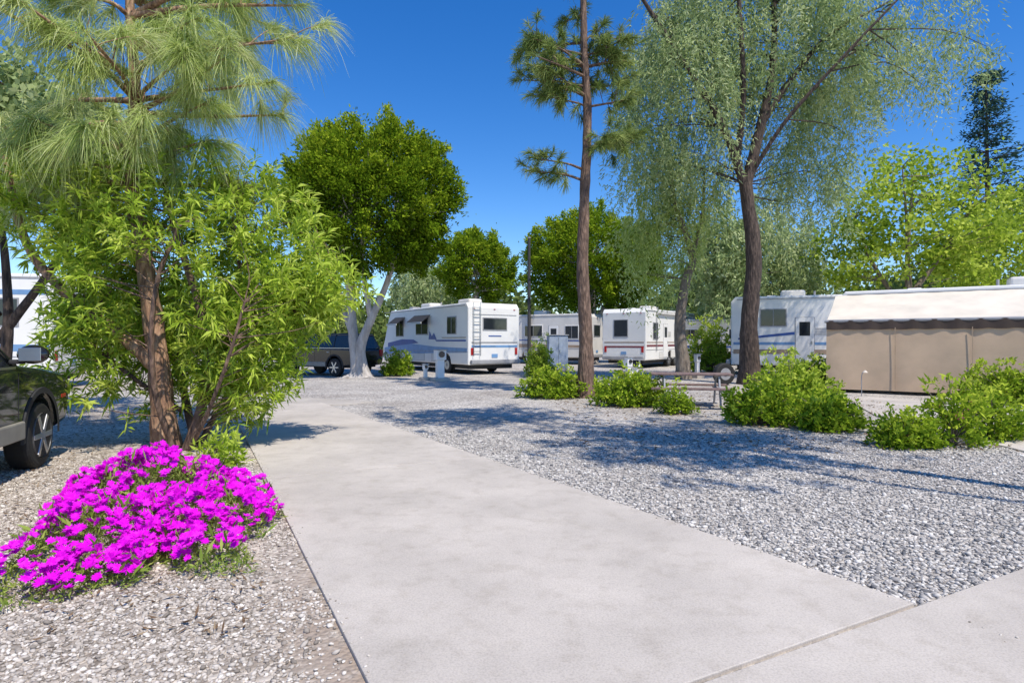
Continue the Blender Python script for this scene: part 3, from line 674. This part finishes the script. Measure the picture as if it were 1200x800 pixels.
rv('travel_trailer', (9.9, 27.0), (.93, -.37), -1, 8.6, 2.5, 3.5, (5.6, 6.6), side_win=((1.75, 2.55, 1.0, .7), (.75, 2.5, .35, .6), (5.0, 2.3, 1.0, .7)),
   side_str=([([(0.1, 1.35), (8.4, 1.35), (8.4, 1.47), (.1, 1.47)], M['lblue']), ([(0.3, 1.58), (2.6, 1.80), (2.6, 1.92), (.3, 1.66)], M['blue']), ([(0.1, .95), (8.4, .95), (8.4, 1.15), (.1, 1.15)], M['tanstripe'])]),
   end_win=((1.25, 2.3, 1, .6),), ac=((2.6, 1.0),), door=3.0)
rv('motorhome', (-14.3, 18.6), (-.95, -.22), 1, 10, 2.6, 3.6, (2.3, 7.4), side_win=((1.6, 2.4, 1.3, .8), (4.6, 2.4, 1.6, .8), (7.4, 2.4, 1.2, .8)),
   side_str=([([(0.1, 1.2), (9.8, 1.2), (9.8, 1.5), (.1, 1.4)], M['lblue']), ([(0.1, 2.95), (9.8, 2.95), (9.8, 3.1), (.1, 3.1)], M['lblue'])]), end_win=((1.3, 2.2, 1.4, .7),), ac=((4, 1.0),))
eA = rv('travel_trailer', (10.95, 20.0), (.83, -.555), -1, 10.5, 2.5, 3.16, (5.6, 6.6), side_win=((1.5, 2.1, .9, .8), (5.2, 2.1, 1.1, .7), (8, 2.1, .9, .7)), end_win=((1.25, 2.2, 1.0, .6),),
        side_str=([([(0.1, 1.1), (10.2, 1.1), (10.2, 1.25), (.1, 1.25)], M['tanstripe'])]), ac=((5.0, 1.0), (8.2, 1.0)), door=3.0, lights=False)
nx, ny = 60, 8; Vv = []; x0, x1 = -.1, 10.3; D_ = 2.55
for i in range(nx + 1):
    for j in range(ny + 1):
        u = i / nx; v = j / ny; Vv.append((x0 + (x1 - x0) * u, -(.03 + D_ * v), 3.02 - .92 * v - .05 * math.sin(v * math.pi) + .006 * math.sin(u * 90)))
Ff = [[i * (ny + 1) + j, (i + 1) * (ny + 1) + j, (i + 1) * (ny + 1) + j + 1, i * (ny + 1) + j + 1] for i in range(nx) for j in range(ny)]
mk('awning_fabric', np.array(Vv), np.array(Ff), M['canvas'], eA, True)
cyl('awning_roller', ((x0 + x1) / 2, -(.03 + D_ + .03), 2.10), .05, x1 - x0 + .1, 'X', M['trim'], eA, 14)
Vv = []
for i in range(121):
    u = i / 120; y_ = -(D_ + .10 + .012 * math.sin(u * 130)); Vv += [(x0 + (x1 - x0) * u, y_, 2.12), (x0 + (x1 - x0) * u, y_, 1.86 - .02 * abs(math.sin(u * 60)))]
mk('awning_valance', np.array(Vv), np.array([[2 * i, 2 * i + 2, 2 * i + 3, 2 * i + 1] for i in range(120)]), M['brown'], eA)
Vv = []; n_ = 240
for i in range(n_ + 1):
    u = i / n_; X_ = x0 + (x1 - x0) * u
    for z in (2.06, 1.4, .7, .1):
        bow = .06 * (1 - z / 2.1); Vv.append((X_, -(D_ + .03 + bow * 2 + .025 * math.sin(u * 40 + z) * (1 - z / 3) + .03 * abs(math.sin(u * math.pi * 6))), z))
mk('privacy_screen', np.array(Vv), np.array([[4 * i + j, 4 * i + 4 + j, 4 * i + 5 + j, 4 * i + 1 + j] for i in range(n_) for j in range(3)]), M['screen'], eA, True)
for i in range(1, 6):
    X_ = x0 + (x1 - x0) * i / 6; box('screen_seam_%d' % i, (X_, -(D_ + .16), 1.02), (.02, .012, 1.75), M['seam'], eA, 0, Matrix.Rotation(-.045, 3, 'X'))
for X_ in (x0 + .02, x1 - .05):
    a_ = Vector((X_, -.06, .8)); b_ = Vector((X_, -(D_), 2.08)); dv = b_ - a_
    c_ = (a_ + b_) / 2; rot = Vector((0, 1, 0)).rotation_difference(dv).to_matrix()
    box('awning_arm', c_, (.04, dv.length, .04), M['trim'], eA, 0, rot)
    box('awning_post', (X_, -(D_ + .0), 1.05), (.04, .04, 2.05), M['trim'], eA)
mk('side_screen', np.array([(x0 + .01, -.9, 2.62), (x0 + .01, -(D_), 2.08), (x0 + .01, -(D_ + .1), .08), (x0 + .01, -1.4, .08)]), np.array([[0, 1, 2, 3]]), M['screen'], eA)

# ------------------------------------------------------------------ SUVs
def suv(loc, fdir, pm, name='parked_suv'):
    e = empty(name, (loc[0], loc[1], 0), math.atan2(fdir[1], fdir[0]))
    fr, rr = 1.42, -1.38
    low = [(-2.36, .48)] + arch_pts(rr, .47, .42, 13)[::-1] + arch_pts(fr, .47, .42, 13)[::-1] + [(2.24, .46), (2.36, .62), (2.38, .86), (2.30, 1.03), (2.05, 1.12), (1.5, 1.18), (.85, 1.24), (-2.2, 1.2), (-2.40, 1.1), (-2.44, .7)]
    o = prism('body', low, -.94, .94, pm, e, .07, 4)
    for p in o.data.polygons: p.use_smooth = len(p.vertices) == 4 and p.area < .25
    box('side_cladding', (.02, -.95, .52), (1.75, .05, .2), M['cladding'], e, .02); box('side_cladding_far', (.02, .95, .52), (1.75, .05, .2), M['cladding'], e, .02)
    for wx in (fr, rr):
        for sy in (-1, 1):
            bm = bmesh.new(); a0 = [bm.verts.new((wx + .47 * math.cos(t), sy * .955, .42 + .47 * math.sin(t))) for t in np.linspace(-.12, math.pi + .12, 19)]
            a1 = [bm.verts.new((wx + .535 * math.cos(t), sy * .955, .42 + .535 * math.sin(t))) for t in np.linspace(-.12, math.pi + .12, 19)]
            a2 = [bm.verts.new((wx + .545 * math.cos(t), sy * .93, .42 + .545 * math.sin(t))) for t in np.linspace(-.12, math.pi + .12, 19)]
            for i in range(18): bm.faces.new((a0[i], a0[i + 1], a1[i + 1], a1[i])); bm.faces.new((a1[i], a1[i + 1], a2[i + 1], a2[i]))
            from_bm('arch_trim', bm, M['dark'], e)
    box('underbody', (0, 0, .55), (4.3, 1.5, .35), M['dark'], e)
    bm = bmesh.new()
    vb = [bm.verts.new(p) for p in [(-2.28, -.88, 1.18), (.95, -.88, 1.2), (.95, .88, 1.2), (-2.28, .88, 1.18)]]
    vt = [bm.verts.new(p) for p in [(-2.02, -.72, 1.76), (.10, -.72, 1.78), (.10, .72, 1.78), (-2.02, .72, 1.76)]]
    bm.faces.new(vt)
    for i in range(4): bm.faces.new((vb[i], vb[(i + 1) % 4], vt[(i + 1) % 4], vt[i]))
    bmesh.ops.recalc_face_normals(bm, faces=bm.faces[:]); bmesh.ops.bevel(bm, geom=bm.edges[:], offset=.03, segments=2, affect='EDGES')
    from_bm('glasshouse', bm, M['glass'], e)
    box('roof', (-.96, 0, 1.785), (2.2, 1.42, .06), pm, e, .028)
    for sy in (-1, 1):
        for xb, xt in ((.93, .10), (-.15, -.32), (-1.25, -1.25), (-2.26, -2.0)):
            v, f, _ = tube([(xb, sy * .885, 1.18), (xt, sy * .725, 1.77)], .035, .03, 6, 3, 0); mk('pillar', v, f, pm, e)
        v, f, _ = tube([(-1.9, sy * .62, 1.83), (0, sy * .62, 1.85)], .018, .018, 6, 3, 0); mk('roof_rail', v, f, M['dark'], e)
        for xs in (.80, -.18, -1.15): box('door_gap', (xs, sy * .9405, .90), (.010, .004, .5), M['dark'], e)
        for xs in (-.05, -1.02): box('door_handle', (xs, sy * .955, 1.04), (.16, .03, .03), M['chrome'], e, .01)
        bm = bmesh.new(); bmesh.ops.create_uvsphere(bm, u_segments=16, v_segments=10, radius=1); bmesh.ops.scale(bm, vec=(.09, .15, .105), verts=bm.verts); bmesh.ops.translate(bm, vec=(.72, sy * 1.10, 1.36), verts=bm.verts)
        from_bm('mirror', bm, M['blackpaint'], e, True); box('mirror_glass', (.628, sy * 1.10, 1.36), (.012, .2, .14), M['chrome'], e, .004)
        box('mirror_arm', (.74, sy * .95, 1.28), (.07, .14, .05), M['dark'], e, .015)
        box('headlight', (2.20, sy * .72, .95), (.28, .36, .17), M['chrome'], e, .05); box('tail_light', (-2.40, sy * .82, 1.0), (.1, .2, .3), M['red'], e, .03)
        box('side_marker', (2.14, sy * .935, .80), (.16, .02, .05), M['red'], e, .008)
        box('belt_trim', (-.75, sy * .925, 1.215), (3.0, .02, .025), M['chrome'], e)
        for wx in (fr, rr):
            cyl('tyre', (wx, sy * .82, .39), .39, .25, 'Y', M['black'], e, 36, .05)
            cyl('rim', (wx, sy * .83, .39), .26, .245, 'Y', M['dark'], e, 28, .01)
            cyl('rim_lip', (wx, sy * .835, .39), .07, .26, 'Y', M['chrome'], e, 16, .01)
            for k_ in range(6):
                a_ = k_ * math.pi / 3; rot = Matrix.Rotation(-a_, 3, 'Y')
                box('spoke', (wx + .15 * math.cos(a_), sy * .955, .39 + .15 * math.sin(a_)), (.22, .02, .06), M['chrome'], e, .006, rot)
            bm = bmesh.new(); bmesh.ops.create_cone(bm, segments=28, radius1=.265, radius2=.265, depth=.02, cap_ends=False); bmesh.ops.rotate(bm, matrix=Matrix.Rotation(math.pi / 2, 3, 'X'), verts=bm.verts); bmesh.ops.translate(bm, vec=(wx, sy * .95, .39), verts=bm.verts); from_bm('rim_ring', bm, M['chrome'], e)
    box('grille', (2.38, 0, .86), (.04, 1.0, .2), M['dark'], e, .01); box('plate', (2.40, 0, .6), (.02, .35, .14), M['white'], e)
    return e
suv((-6.0, 5.45), (-.34, .94), M['carpaint'])
suv((-8.3, 27.0), (-.85, .5), M['blackpaint'])

# ------------------------------------------------------------------ street furniture
def pedestal(loc, h=1.1, w=.26, name='utility_pedestal', m=None):
    e = empty(name, (loc[0], loc[1], 0), .5); m = m or M['white']
    box('base', (0, 0, .06), (w + .2, w + .2, .12), M['conc'], e, .01); box('post', (0, 0, h * .4), (w * .7, w * .6, h * .7), m, e, .01)
    box('meter_head', (0, 0, h * .86), (w, w * .85, h * .34), m, e, .025); box('lid', (0, -w * .1, h + .035), (w + .05, w * 1.05, .03), M['trim'], e, .01)
    cyl('meter', (0, -w * .45, h * .88), w * .3, .06, 'Y', M['glass'], e, 16)
    return e
pedestal((-2.75, 22.8), 1.15, .4); pedestal((-3.35, 23.1), .6, .2); pedestal((3.9, 20), .95, .22); pedestal((7.6, 24.5), .95, .22); pedestal((4.4, 22), .8, .5)
e = empty('electrical_cabinet', (2.35, 31, 0), .15)
box('cabinet', (0, 0, .95), (1.0, .6, 1.7), M['cabinet'], e, .02); box('door_gap', (0, -.301, .95), (.012, .006, 1.5), M['dark'], e); box('plinth', (0, 0, .05), (1.3, .8, .12), M['conc'], e, .01)
box('rain_cap', (0, 0, 1.83), (1.08, .68, .05), M['trim'], e, .01); box('handle', (.08, -.32, 1.0), (.03, .04, .2), M['chrome'], e)
e = empty('utility_pole', (1.15, 40, 0)); cyl('pole', (0, 0, 4.2), .13, 8.4, 'Z', M['pole'], e, 14, 0, .09); cyl('pole_cap', (0, 0, 8.44), .11, .08, 'Z', M['trim'], e, 12); box('step_bracket', (.12, 0, 6.2), (.2, .05, .05), M['trim'], e)
e = empty('picnic_table', (4.15, 13.9, 0), math.radians(-12))
for i in range(5): box('top_plank_%d' % i, (0, -.30 + .15 * i, .745), (1.8, .14, .04), M['wood'], e, .006)
for sy in (-1, 1):
    for i in range(2): box('bench_plank', (0, sy * (.62 + .15 * i), .45), (1.8, .14, .04), M['wood'], e, .006)
for sx in (-.6, .6):
    for sy in (-1, 1):
        v, f, _ = tube([(sx, sy * .28, .72), (sx, sy * .62, 0.02)], .025, .025, 8, 3, 0); mk('leg', v, f, M['trim'], e)
    box('bench_bar', (sx, 0, .41), (.05, 1.55, .04), M['trim'], e); box('top_bar', (sx, 0, .705), (.05, .66, .04), M['trim'], e)
e = empty('spare_wheel', (7.3, 20.6, 0), .25)
cyl('tyre', (0, 0, .38), .38, .24, 'Y', M['black'], e, 28, .05); cyl('rim', (0, 0, .38), .21, .25, 'Y', M['trim'], e, 20, .01); cyl('hub', (0, 0, .38), .07, .28, 'Y', M['chrome'], e, 12)
for X_, Y_ in ((9.6, 16.4), (12.0, 15.1)):
    e = empty('path_light', (X_, Y_, 0)); v, f, _ = tube([(0, 0, 0), (0, 0, .55), (.05, -.03, .68)], .012, .01, 6, 4, 0); mk('stem', v, f, M['trim'], e); cyl('shade', (.07, -.04, .68), .07, .06, 'Z', M['canvas'], e, 14, 0, .02)

# ------------------------------------------------------------------ light, sky, camera
w = bpy.data.worlds.new('World'); scene.world = w; w.use_nodes = True; nt = w.node_tree; nt.nodes.clear()
sky = nt.nodes.new('ShaderNodeTexSky'); sky.sky_type = 'NISHITA'; sky.sun_disc = False
sunv = Vector((.37, -.50, 1.0)).normalized()
sky.sun_elevation = math.asin(sunv.z); sky.sun_rotation = math.atan2(sunv.x, sunv.y)
sky.air_density = 1.0; sky.dust_density = 0.1; sky.ozone_density = 3.5; sky.altitude = 200
hs = nt.nodes.new('ShaderNodeHueSaturation'); hs.inputs['Saturation'].default_value = 1.36; hs.inputs['Hue'].default_value = .510; hs.inputs['Value'].default_value = 1.22
bg = nt.nodes.new('ShaderNodeBackground'); bg.inputs['Strength'].default_value = 0.15
wo = nt.nodes.new('ShaderNodeOutputWorld')
nt.links.new(sky.outputs[0], hs.inputs['Color']); nt.links.new(hs.outputs[0], bg.inputs['Color']); nt.links.new(bg.outputs[0], wo.inputs[0])
sl = bpy.data.lights.new('sun', 'SUN'); sl.energy = 5.0; sl.angle = math.radians(.5); sl.color = (1, .93, .83)
so = bpy.data.objects.new('sun', sl); COL.objects.link(so); so.rotation_euler = (-sunv).to_track_quat('-Z', 'Y').to_euler(); so.location = (10, -10, 30)
cam = bpy.data.cameras.new('camera'); cam.lens = 21; cam.sensor_width = 36; cam.clip_end = 2000; cam.clip_start = .05
co = bpy.data.objects.new('camera', cam); COL.objects.link(co); co.location = (0, 0, 1.5); co.rotation_euler = (math.radians(90), 0, 0)
scene.camera = co
scene.view_settings.view_transform = 'Standard'; scene.view_settings.look = 'None'; scene.view_settings.exposure = 0; scene.view_settings.gamma = 1
